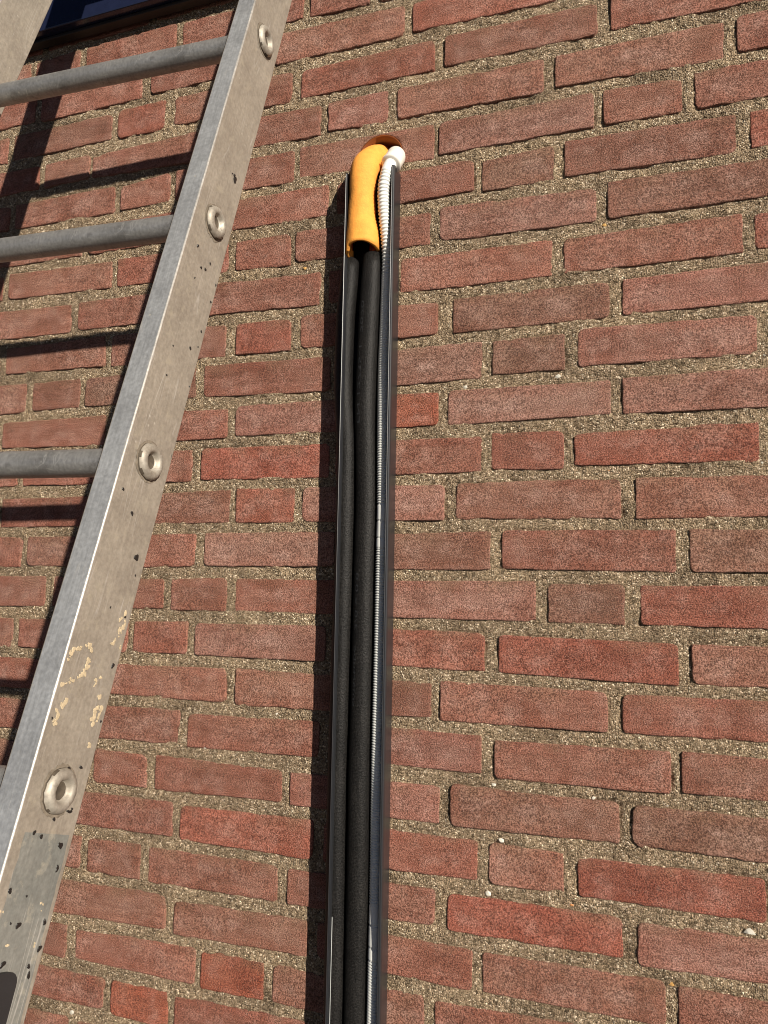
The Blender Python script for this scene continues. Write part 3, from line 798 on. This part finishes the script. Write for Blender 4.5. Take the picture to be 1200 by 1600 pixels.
# ------------------------------------------------------------------ duct
DX0, DX1, DD = -0.0240, 0.0482, 0.0405
DT = -0.3075
DH = DT - GROUND - 0.01
duct = empty('cable_duct', (0, 0, GROUND + 0.01))
tag(duct, 'open dark grey plastic wall duct without its cover running down the brick wall', 'duct')
bm = bmesh.new(); box(bm, DX0 + 0.0021, DX1 - 0.0062, -0.0026, -0.0003, 0, DH)
from_bm('back_panel', bm, M_pvcin, duct)
def extrude(name, prof, z0, z1, mat, parent, ztop=None):
    V = [(x, y, z0) for x, y in prof] + [(x, y, z1 + (ztop(y) if ztop else 0)) for x, y in prof]
    n = len(prof)
    F = [(i, (i + 1) % n, n + (i + 1) % n, n + i) for i in range(n)] + [tuple(range(n - 1, -1, -1)), tuple(range(n, 2 * n))]
    bm = bmesh.new()
    vs = [bm.verts.new(v) for v in V]
    for f in F:
        bm.faces.new([vs[i] for i in f])
    return from_bm(name, bm, mat, parent)
slope = lambda y: -0.10 * (-y) * 2.0 + 0.004
wl_ = extrude('side_wall', [(DX0 + 0.0012, -0.0002), (DX0 + 0.0008, -0.030), (DX0 - 0.0004, -0.0345), (DX0, -DD + 0.0012), (DX0 + 0.0012, -DD), (DX0 + 0.0026, -DD), (DX0 + 0.0031, -DD + 0.001), (DX0 + 0.0031, -0.0355), (DX0 + 0.0026, -0.0345), (DX0 + 0.0026, -0.0002)], 0, DH, M_pvc, duct, slope)
wr_ = extrude('side_wall', [(DX1 - 0.0042, -0.0002), (DX1 - 0.0060, -0.0002), (DX1 - 0.0026, -0.0345), (DX1 - 0.0042, -0.0355), (DX1 - 0.0042, -DD + 0.001), (DX1 - 0.0036, -DD), (DX1 - 0.0012, -DD), (DX1, -DD + 0.0012), (DX1 + 0.0002, -0.0345), (DX1 - 0.0012, -0.031)], 0, DH, M_pvc, duct, slope)
for wl2, xa in ((wl_, DX0), (wr_, DX1 - 0.0042)):
    extrude('clip_rib', [(xa + 0.0010, -DD + 0.0003), (xa + 0.0010, -DD - 0.0012), (xa + 0.0015, -DD - 0.0016), (xa + 0.0020, -DD - 0.0012), (xa + 0.0020, -DD + 0.0003)], 0, DH - 0.006, M_pvc, wl2)
za = at(514, 1430, -0.03).z - GROUND - 0.01
zb_ = at(514, 1720, -0.03).z - GROUND - 0.01
V = []
for i in range(13):
    t = i / 12
    zz = zb_ + (za - zb_) * t
    dpt = 0.017 * min(1, (1 - t) * 2.6) + 0.0006
    V += [(DX0 + 0.0034, -0.0335, zz), (DX0 + 0.0034, -0.0335 + dpt, zz), (DX0 + 0.0037, -0.0335 + dpt, zz), (DX0 + 0.0037, -0.0335, zz)]
F = []
for i in range(12):
    for j in range(4):
        F.append((i * 4 + j, i * 4 + (j + 1) % 4, i * 4 + 4 + (j + 1) % 4, i * 4 + 4 + j))
strip_ob = from_py('pale_strip', V, F, M_pale_strip, wl_)  # thin pale strip along the wall's inner side, narrowing upwards
strip_ob['label'] = 'pale strip on the inside of the left duct wall'

# ------------------------------------------------------------------ wall sleeve in the hole
sl = empty('pipe_sleeve', (HOLE[0], 0, HOLE[1]))
tag(sl, 'brown orange plastic sleeve lining the round hole in the wall', 'pipe')
V, F = [], []
n = 64
ro, ri = HOLE[2] - 0.0002, HOLE[2] - 0.0022
for (r, y) in ((ro, 0.20), (ro, 0.0022), (ri, 0.0022), (ri, 0.20)):
    V += [(r * math.cos(2 * math.pi * i / n), y, r * math.sin(2 * math.pi * i / n)) for i in range(n)]
for a in range(3):
    F += [(a * n + i, a * n + (i + 1) % n, (a + 1) * n + (i + 1) % n, (a + 1) * n + i) for i in range(n)]
from_py('sleeve_tube', V, F, M_sleeve, sl, True)
V = [(ri * 0.999 * math.cos(2 * math.pi * i / n), 0.19, ri * 0.999 * math.sin(2 * math.pi * i / n)) for i in range(n)]
from_py('dark_end', V, [tuple(range(n))], M_rubber, sl)

# ------------------------------------------------------------------ insulated hoses
def uv_tube(me, rings, ns, length, r):
    """uv in metres: u round the hose, v along it"""
    uvl = me.uv_layers.new(name='UVMap')
    for poly in me.polygons:
        if len(poly.vertices) != 4:
            continue
        for li, vi in zip(poly.loop_indices, poly.vertices):
            i, j = divmod(vi, ns)
            u = j / ns
            if j == 0 and max(v % ns for v in poly.vertices) == ns - 1:
                u = 1.0
            uvl.data[li].uv = (u * 2 * math.pi * r, length * i / (rings - 1))

def hose(label, pts, r, y_end, pipe_r, pipe_pts):
    path, L = spline(pts, 120)
    root = empty('insulated_pipe', (path[0].x, path[0].y, path[0].z))
    tag(root, label, 'pipe', 'insulated pipes in the duct')
    o0 = root.location.copy()
    rad = [r * (1 + 0.02 * mnoise.noise(Vector((i * 0.23, r * 900, 0)))) for i in range(len(path))]
    for i in range(3):
        rad[-1 - i] = r * (0.93 + 0.025 * i)
    V, F = tube([p - o0 for p in path], rad, 28)
    o = from_py('insulation', V, F, M_hose, root, True)
    uv_tube(o.data, len(path), 28, L, r)
    pp, _ = spline(pipe_pts, 24)
    V, F = tube([p - o0 for p in pp], pipe_r, 14)
    from_py('copper_pipe', V, F, M_copper, root, True)
    return root, path, L

YR, YL = -0.0185, -0.0190
RR, RL = 0.0150, 0.0136
zbot = GROUND + 0.02
def px_path(lst, off, y):
    out = []
    for py, ex in lst:
        p = at(ex + off, py, y)
        out.append(p)
    low = out[-1].copy()
    low2 = low.copy(); low2.z = (low.z + zbot) / 2
    low3 = low.copy(); low3.z = zbot
    return [low3, low2] + out[::-1]
right_edge = [(399, 599.5), (450, 597), (500, 594), (600, 589.5), (650, 588.5), (700, 589.5), (780, 590), (860, 588), (980, 585), (1120, 581.5), (1200, 579), (1400, 576), (1600, 572)]
left_edge = [(407, 563), (450, 560), (500, 555), (600, 552), (650, 554), (700, 556), (800, 555), (900, 552.5), (1000, 549), (1100, 546), (1200, 543), (1300, 541), (1400, 540), (1500, 538), (1600, 536.5)]
rp = px_path(right_edge, -16.5, YR)
lp = px_path(left_edge, -14.6, YL)
rtop, ltop = rp[-1], lp[-1]
hole_c = Vector((HOLE[0], 0, HOLE[1]))
hose_r, rpath, rlen = hose('thicker black foam-insulated copper pipe with printed text, right of the pair', rp, RR, 0, 0.0064,
    [rtop - Vector((0, 0, 0.03)), rtop, rtop + Vector((0.001, -0.002, 0.03)), rtop + Vector((0, -0.004, 0.07)), hole_c + Vector((-0.006, -0.012, 0.0)), hole_c + Vector((-0.006, 0.05, 0.004)), hole_c + Vector((-0.006, 0.15, 0.004))])
hose_l, lpath, llen = hose('thinner black foam-insulated copper pipe at the left side of the duct', lp, RL, 0, 0.0048,
    [ltop - Vector((0, 0, 0.03)), ltop, ltop + Vector((0.001, -0.006, 0.03)), ltop + Vector((0.003, -0.010, 0.07)), hole_c + Vector((-0.017, -0.014, -0.004)), hole_c + Vector((-0.018, 0.05, 0)), hole_c + Vector((-0.018, 0.15, 0))])

# faint print on the right hose, reading upwards
def print_text(body, py0, py1, path, r, ang, parent, size=0.0075):
    cu = bpy.data.curves.new('print', 'FONT')
    cu.body = body
    cu.size = 1.0
    to = bpy.data.objects.new('print', cu)
    COL.objects.link(to)
    bpy.context.view_layer.update()
    me = bpy.data.meshes.new_from_object(to.evaluated_get(bpy.context.evaluated_depsgraph_get()))
    bpy.data.objects.remove(to)
    xs_ = [v.co.x for v in me.vertices]
    w0, w1 = min(xs_), max(xs_)
    z0, z1 = at(575, py0, -0.03).z, at(575, py1, -0.03).z
    fr_ = frames(path)
    for v in me.vertices:
        zt = z0 + (z1 - z0) * (v.co.x - w0) / (w1 - w0)
        k = min(range(len(path)), key=lambda i: abs(path[i].z - zt))
        t, n_, b_ = fr_[k]
        c = path[k] + t * ((zt - path[k].z) / t.z)
        a = ang + (v.co.y - 0.35) * size / r
        rad = r * 1.021
        # n_ points towards the viewer, b_ sideways
        p = c + n_ * (math.cos(a) * rad) + b_ * (math.sin(a) * rad)
        v.co = p - parent.location
    o = link('print', me, M_print, parent)
    o['label'] = 'faint grey print on the black insulation'
side = 1.0 if frames(rpath)[60][2].x < 0 else -1.0
# --- end of part b
print_text('EN 12735-1  2020', 660, 470, rpath, RR, 0.42 * side, hose_r)
print_text('3/8 x 0.8', 985, 895, rpath, RR, 0.42 * side, hose_r)
print_text('smartube', 1105, 1010, rpath, RR, 0.42 * side, hose_r)

# ------------------------------------------------------------------ drain hose
drain = empty('drain_hose', (0, 0, 0))
dp = [at(619, 243, 0.10), at(618.5, 244, 0.03), at(618, 246, -0.002), at(615, 251, -0.022), at(607.5, 262, -0.0335), at(601.5, 282, -0.037), at(599.5, 305, -0.036), at(601.5, 340, -0.033), at(605, 375, -0.028), at(606.5, 405, -0.0235),
      at(605.5, 440, -0.0215), at(603.5, 500, -0.0205), at(600.5, 570, -0.0195), at(599.5, 650, -0.0222), at(599, 700, -0.0232), at(599, 800, -0.0238), at(597.5, 860, -0.0236), at(594.5, 1000, -0.0236), at(591, 1150, -0.0226), at(589.5, 1250, -0.0198), at(587.5, 1400, -0.0195), at(586, 1480, -0.0222), at(583.5, 1600, -0.0236)]
lowp = dp[-1].copy(); lowp.z = zbot + 0.3
lowp2 = lowp.copy(); lowp2.z = zbot
dp += [lowp, lowp2]
PITCH_D = 0.0034
_, LD = spline(dp, 10)
NP = int(LD / (PITCH_D / 5))
dpath, LD = spline(dp, NP)
drain.location = dpath[-1]
tag(drain, 'white corrugated condensate drain hose running down the right side of the duct', 'hose')
o0 = drain.location.copy()
def zpx(py): return at(596, py, -0.016).z
cuffs = [(zpx(789), zpx(858)), (zpx(1410), zpx(1498))]
rad = []
ph = 0.0
zfine = at(604, 430, -0.02).z
for i, p in enumerate(dpath):
    if i:
        ph += LD / (NP - 1) / (0.0050 if p.z > zfine else PITCH_D)
    f = ph - math.floor(ph)
    r = 0.0088 if f < 0.55 else 0.0070
    if f < 0.12 or 0.43 < f < 0.55:
        r = 0.0081
    if p.z > at(603, 272, -0.034).z or p.y > -0.01 and p.z > at(603, 300, -0.03).z:
        r = 0.0088
    for (za_, zb2) in cuffs:
        if zb2 < p.z < za_:
            r = 0.0086
            m = (p.z - zb2) / (za_ - zb2)
            if 0.22 < m < 0.26 or 0.60 < m < 0.64:
                r = 0.0079
            if m > 0.97 or m < 0.03:
                r = 0.0078
    rad.append(r)
V, F = tube([p - o0 for p in dpath], rad, 22)
from_py('hose_body', V, F, M_drain, drain, True)
# fitting: a ribbed cap that turns the hose into the wall
ep = [at(618.5, 244.5, 0.03), at(618.5, 245, 0.004), at(617.5, 247, -0.012), at(614, 252.5, -0.024), at(611.5, 256, -0.0285)]
epath, LE = spline(ep, 40)
er = []
for i in range(40):
    t = i / 39
    er.append(0.0131 + 0.0008 * (1 if (i // 2) % 2 else 0) if t < 0.72 else 0.0137 * (1 if t < 0.94 else 0.93))
V, F = tube([p - o0 for p in epath], er, 30)
from_py('elbow_cap', V, F, M_elbow, drain, True)
rimp, _ = spline([at(612.2, 255, -0.0276), at(610.6, 257.4, -0.0300)], 5)
V, F = tube([p - o0 for p in rimp], [0.0126, 0.0142, 0.0145, 0.0142, 0.0120], 30)
from_py('collar_ring', V, F, M_elbow, drain, True)

# ------------------------------------------------------------------ orange foam sleeve
foam_pts = [(566.5, 386, -0.0310, 0.0238), (566.5, 365, -0.0305, 0.0226), (565.5, 340, -0.0300, 0.0196), (566, 305, -0.0320, 0.0176), (567.5, 280, -0.0330, 0.0192), (571.5, 262, -0.0290, 0.0208), (581, 250, -0.0100, 0.0195), (590, 245, 0.0120, 0.0175), (596, 243, 0.0600, 0.0165)]
fpath, LF = spline([at(a, b, c) for a, b, c, r in foam_pts], 60)
cum = [0]
for i in range(1, len(foam_pts)):
    cum.append(cum[-1] + (at(*foam_pts[i][:3]) - at(*foam_pts[i - 1][:3])).length)
cum = [c / cum[-1] for c in cum]
fr_r = [float(np.interp(i / 59, cum, [p[3] for p in foam_pts])) for i in range(60)]
foam = empty('foam_sleeve', tuple(fpath[0]))
tag(foam, 'bright orange foam wrap over the pipes where they enter the wall', 'foam wrap')
o0 = foam.location.copy()
frf = frames(fpath)
V, F = [], []
SEG = 36
TH = 0.0042
for i, p in enumerate(fpath):
    t, nn, bb = frf[i]
    tt = i / 59
    half = math.radians(118 + 10 * math.sin(tt * 5))
    ring = []
    for lay, rr in ((0, fr_r[i]), (1, fr_r[i] - TH)):
        for j in range(SEG + 1):
            a = -half + 2 * half * j / SEG
            wob = 1 + 0.035 * mnoise.noise(Vector((a * 1.6, tt * 9, 2))) + 0.008 * mnoise.noise(Vector((a * 6, tt * 40, 7)))
            # the wrap hugs the pipes: a little flatter in front than at the sides
            q = p + nn * (math.cos(a) * rr * wob * 0.92) + bb * (math.sin(a) * rr * wob)
            if i == 0:
                q = q - t * (0.006 * (abs(math.sin(a * 0.9)) ** 2) + (0.006 if (bb * math.sin(a)).x < -0.7 else 0))
            V.append(q - o0)
n1 = SEG + 1
st = 2 * n1
for i in range(59):
    for j in range(SEG):
        F.append((i * st + j, i * st + j + 1, (i + 1) * st + j + 1, (i + 1) * st + j))
        F.append((i * st + n1 + j + 1, i * st + n1 + j, (i + 1) * st + n1 + j, (i + 1) * st + n1 + j + 1))
    for j in (0, SEG):
        F.append((i * st + j, (i + 1) * st + j, (i + 1) * st + n1 + j, i * st + n1 + j))
for i in (0, 59):
    for j in range(SEG):
        F.append((i * st + j, i * st + j + 1, i * st + n1 + j + 1, i * st + n1 + j))
bm = bmesh.new()
vs = [bm.verts.new(v) for v in V]
for f in F:
    bm.faces.new([vs[k] for k in f])
from_bm('foam_shell', bm, M_foam, foam, True)

# ------------------------------------------------------------------ ladder
th, LS, TX, DEP, LW, RR_, RF = 0.3162, 0.2497, 0.0211, 0.0593, 0.3733, 0.0117, 0.5236
yaw, rol = 0.0311, 0.0145
P0 = Vector((-0.0025, -0.3177, -0.3201))
MR = Matrix.Rotation(yaw, 3, 'Z') @ Matrix.Rotation(rol, 3, 'Y')
lu = MR @ Vector((0, math.sin(th), math.cos(th)))
ln = MR @ Vector((0, -math.cos(th), math.sin(th)))
lx = MR @ Vector((1, 0, 0))
a_foot = (GROUND + 0.004 - P0.z) / lu.z
org = P0 + lu * a_foot - lx * (LW / 2)
LM = Matrix(((lx.x, -ln.x, lu.x, org.x), (lx.y, -ln.y, lu.y, org.y), (lx.z, -ln.z, lu.z, org.z), (0, 0, 0, 1)))
ladder = empty('ladder')
ladder.matrix_world = LM
tag(ladder, 'worn aluminium ladder leaning against the brick wall at the left', 'ladder')
LEN = -a_foot + 0.90
XR_ = LW / 2                                 # outer face of the right stile
YF, YB = -DEP * RF, DEP * (1 - RF)

def stile(x0, x1):
    r = 0.0012
    prof = []
    for (cx, cy, a0) in ((x1 - r, YF + r, -90), (x1 - r, YB - r, 0), (x0 + r, YB - r, 90), (x0 + r, YF + r, 180)):
        for s in range(4):
            a = math.radians(a0 + 30 * s)
            prof.append((cx + r * math.cos(a), cy + r * math.sin(a)))
    n = len(prof)
    zz = [0.03, LEN]
    V = [(x, y, z) for z in zz for x, y in prof]
    bm = bmesh.new()
    vs = [bm.verts.new(v) for v in V]
    bm.verts.ensure_lookup_table()
    for i in range(n):
        f = bm.faces.new((vs[i], vs[(i + 1) % n], vs[n + (i + 1) % n], vs[n + i]))
        f.material_index = 2 if i % 4 != 3 and i // 4 in (0,) else (0 if i % 4 == 3 and i // 4 in (0, 2) else 1)
        if i // 4 in (1, 2, 3) and i % 4 != 3:
            f.material_index = 0
        f.smooth = i % 4 != 3
    bm.faces.new(vs[n - 1::-1]).material_index = 1
    bm.faces.new(vs[n:]).material_index = 1
    o = from_bm('stile', bm, [M_side, M_front, M_edge], ladder)
    fb = bmesh.new()
    box(fb, x0 - 0.002, x1 + 0.002, YF - 0.002, YB + 0.002, 0.0, 0.06, 0.003)
    from_bm('foot_cap', fb, M_rubber, o)
    return o
st_r = stile(XR_ - TX, XR_)
st_l = stile(-XR_ - TX, -XR_)
st_r['label'] = 'paint-spotted right stile of the ladder'

# rungs with their flared ends
zA = -a_foot
rung_me = ring_me = None
i = int((LEN - 0.05 - zA) / LS)
rings = []
while True:
    z = zA + i * LS
    if z < 0.15:
        break
    if rung_me is None:
        V, F = [], []
        ns = 28
        for x in (-XR_ + 0.0005, XR_ - TX - 0.0005):
            for j in range(ns):
                a = 2 * math.pi * j / ns
                rr = RR_ * (1.0 + 0.012 * math.cos(14 * a))
                V.append((x, rr * math.cos(a), rr * math.sin(a)))
        F = [(j, (j + 1) % ns, ns + (j + 1) % ns, ns + j) for j in range(ns)]
        rung_me = bpy.data.meshes.new('rung')
        rung_me.from_pydata(V, [], F)
        rung_me.polygons.foreach_set('use_smooth', [True] * ns)
        rung_me.materials.append(M_rung)
        prof = [(0.0, -0.0006), (0.0060, -0.0004), (0.0070, 0.0010), (0.0078, 0.0030), (0.0092, 0.0042), (0.0110, 0.0042), (0.0130, 0.0034), (0.0144, 0.0018), (0.0150, 0.0002), (0.0152, -0.001)]
        V, F = [], []
        for (r, h) in prof[1:]:
            V += [(h, r * math.cos(2 * math.pi * j / 32) * (1 + 0.03 * math.sin(3 * j)), r * math.sin(2 * math.pi * j / 32) * (1 + 0.02 * math.cos(5 * j))) for j in range(32)]
        V.append((-0.0006, 0, 0))
        for k in range(len(prof) - 2):
            F += [(k * 32 + j, k * 32 + (j + 1) % 32, (k + 1) * 32 + (j + 1) % 32, (k + 1) * 32 + j) for j in range(32)]
        F += [((j + 1) % 32, j, len(V) - 1) for j in range(32)]
        ring_me = bpy.data.meshes.new('flared_end')
        ring_me.from_pydata(V, [], F)
        bmm = bmesh.new(); bmm.from_mesh(ring_me); bmesh.ops.recalc_face_normals(bmm, faces=bmm.faces); bmm.to_mesh(ring_me); bmm.free()
        ring_me.polygons.foreach_set('use_smooth', [True] * len(ring_me.polygons))
        ring_me.materials.append(M_ring)
        ring_me.materials.append(M_grime_shade)
        for pl_ in ring_me.polygons:
            rr_ = math.hypot(pl_.center.y, pl_.center.z)
            if rr_ < 0.0062 or rr_ > 0.0147:  # centre darkened for shade in the open tube end and grime; rim grimy
                pl_.material_index = 1
        V, F = [], []
        for rr_ in (0.0145, 0.0172):
            V += [(0.0, rr_ * (1 + (0.06 * math.sin(3 * j) + 0.05 * math.sin(7 * j + 1) if rr_ > 0.015 else 0)) * math.cos(2 * math.pi * j / 40), rr_ * math.sin(2 * math.pi * j / 40)) for j in range(40)]
        F = [(j, (j + 1) % 40, 40 + (j + 1) % 40, 40 + j) for j in range(40)]
        grime_me = bpy.data.meshes.new('grime_ring')
        grime_me.from_pydata(V, [], F)
        grime_me.materials.append(M_grime2)
    ru = link('rung', rung_me)
    ru.parent = ladder
    ru.location = (0, 0, z)
    e1 = link('flared_end', ring_me)
    e1.parent = ru
    e1.location = (XR_ + 0.0012, 0, 0)
    e1.rotation_euler = (random.uniform(0, 6), 0, 0)
    gr_ = link('grime_ring', grime_me)
    gr_.parent = ru
    gr_.location = (XR_ + 0.0003, 0, 0)
    gr_.rotation_euler = (i * 1.3, 0, 0)
    e2 = link('flared_end', ring_me)
    e2.parent = ru
    e2.location = (-XR_ - TX - 0.0012, 0, 0)
    e2.rotation_euler = (0, 0, math.pi)
    rings.append((0.0, z))
    i -= 1

# paint drops, filler smears and label residue on the outer face of the right stile
LMI = LM.inverted()
def on_face(px, py):
    d = Vector(CAM_R.T @ np.array([(px - 600) / FPX, (py - 800) / FPX, 1.0]))
    c = LMI @ Vector(CAM_C)
    d = LMI.to_3x3() @ d
    t = (XR_ - c.x) / d.x
    p = c + d * t
    return p.y, p.z
def blob(V, F, y, z, ry, rz, h, seed):
    rr = random.Random(seed)
    n = 14
    b = len(V)
    k1, k2 = rr.uniform(0, 6), rr.uniform(0, 6)
    for ring, (f, hh) in enumerate(((1.0, 0.0), (0.8, h))):
        for j in range(n):
            a = 2 * math.pi * j / n
            q = f * (1 + 0.22 * math.sin(2 * a + k1) + 0.16 * math.sin(3 * a + k2) + rr.uniform(-0.08, 0.08))
            yy = min(max(y + ry * q * math.cos(a), YF + 0.0025), YB - 0.0025)
            V.append((XR_ + 0.00025 + hh, yy, z + rz * q * math.sin(a)))
    for j in range(n):
        F.append((b + j, b + (j + 1) % n, b + n + (j + 1) % n, b + n + j))
    F.append(tuple(b + n + j for j in range(n)))
spots = [(367, 281, 4, 8), (366, 274, 2, 5), (309, 384, 2.2, 4), (314, 418, 1.8, 3.5), (320.5, 421, 2, 4), (328, 412, 1.6, 3.2), (304, 434, 1.2, 2), (337, 446, 1.6, 3.5), (329, 472, 1.6, 3), (314, 518, 1.6, 3), (309, 542, 1, 1.6), (297, 544, 2.2, 4), (270, 540, 1, 1.5), (260, 586, 1.4, 2.4),
         (296, 604, 1.4, 2.4), (269, 713, 2.6, 5), (192, 764, 2.4, 4), (206, 802, 3, 5), (213, 871, 4, 9), (211, 899, 1.3, 2), (172, 949, 1.2, 2), (195, 964, 2, 3), (176, 1040, 3, 6), (53, 1301, 3.4, 5), (64, 1307, 3.6, 4.5), (94, 1321, 4.4, 8), (89, 1357, 3, 7), (15, 1392, 4, 6), (28, 1446, 4.6, 8), (16, 1443, 1.6, 2),
         (69, 1441, 3, 7), (61, 1482, 4, 7), (4, 1507, 4.6, 8), (44, 1510, 3, 5), (44, 1524, 3, 8), (84, 1280, 3, 4), (108, 1268, 5, 4), (112, 1264, 2, 3), (126, 1199, 4, 3), (107, 1200, 3, 4), (41, 1400, 1.6, 2), (157, 1127, 1.4, 4), (81, 1122, 1.4, 3), (363, 271, 1, 1)]
for q, (px, py, a, b) in enumerate(spots):
    V, F = [], []
    y, z = on_face(px, py)
    y2, z2 = on_face(px + a, py)
    y3, z3 = on_face(px, py - b)
    blob(V, F, y, z, max(0.0006, abs(y2 - y) * 0.8), max(0.0008, abs(z3 - z) * 0.72), 0.0004, q)
    from_py('paint_drop', V, F, M_black, st_r)
smears = [[(106, 1029), (115, 1015), (130, 1012), (142, 1005), (140, 1017)], [(99, 1071), (112, 1062), (130, 1052), (141, 1030)], [(84, 1134), (90, 1110), (107, 1091)], [(198, 958), (188, 970)], [(173, 1007), (182, 995), (195, 972)], [(142, 1135), (150, 1105), (160, 1107), (150, 1125)],
          [(147, 1072), (155, 1057)], [(140, 1164)], [(63, 1422), (65, 1412)], [(10, 1476)], [(2, 1426)], [(104, 1022), (108, 1012)], [(153, 1085), (157, 1088)], [(188, 1010), (186, 1015)], [(53, 1480), (56, 1470)]]
rr = random.Random(11)
for q, pl in enumerate(smears):
    pts = []
    V, F = [], []
    if len(pl) == 1:
        pts = [pl[0]] * 4
    for (x0, y0), (x1, y1) in zip(pl, pl[1:]):
        m = max(2, int(math.hypot(x1 - x0, y1 - y0) / 2.2))
        pts += [(x0 + (x1 - x0) * t / m, y0 + (y1 - y0) * t / m) for t in range(m + 1)]
    for (px, py) in pts:
        if rr.random() < 0.28:
            continue
        px += rr.uniform(-2.6, 2.6)
        py += rr.uniform(-1.8, 1.8)
        y, z = on_face(px, py)
        if YF + 0.003 < y < YB - 0.003:
            s = rr.uniform(0.5, 1.5) * (0.55 if py > 1300 else 1.0)
            blob(V, F, y, z, 0.0013 * s, 0.0013 * s, rr.uniform(0.0001, 0.0003), rr.random())
    if V:
        from_py('filler_smear', V, F, M_cream, st_r)['kind'] = 'stuff'
ytop, ztop = on_face(72, 1302)
V = []
rr = random.Random(4)
ya, yb = YF + 0.0105, YB - 0.0045
nz_ = 60
for k in range(nz_ + 1):
    z = ztop - 0.45 * k / nz_
    w0 = ya + rr.uniform(-0.0008, 0.0008) - 0.004 * min(1, k / 25)
    w1 = yb + rr.uniform(-0.0006, 0.0006)
    zz = z + rr.uniform(-0.0008, 0.0008)
    V += [(XR_ + 0.0001, w0, zz), (XR_ + 0.00018, (w0 + w1) / 2, zz), (XR_ + 0.0001, w1, zz)]
F = []
for k in range(nz_):
    for j in range(2):
        F.append((k * 3 + j, k * 3 + j + 1, k * 3 + 4 + j, k * 3 + 3 + j))
from_py('label_residue', V, F, M_grey, st_r)['label'] = 'grey residue of an old label on the ladder stile'
# dark pad standing in for a soft shadow on the stile, bottom corner
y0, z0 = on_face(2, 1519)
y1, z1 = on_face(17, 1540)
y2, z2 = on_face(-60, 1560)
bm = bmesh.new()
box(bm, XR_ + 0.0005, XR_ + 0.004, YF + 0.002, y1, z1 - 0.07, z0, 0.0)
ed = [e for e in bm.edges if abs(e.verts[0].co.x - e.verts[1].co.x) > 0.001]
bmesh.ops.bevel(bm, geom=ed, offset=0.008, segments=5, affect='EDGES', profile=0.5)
from_bm('shadow_pad', bm, M_rubber, st_r)
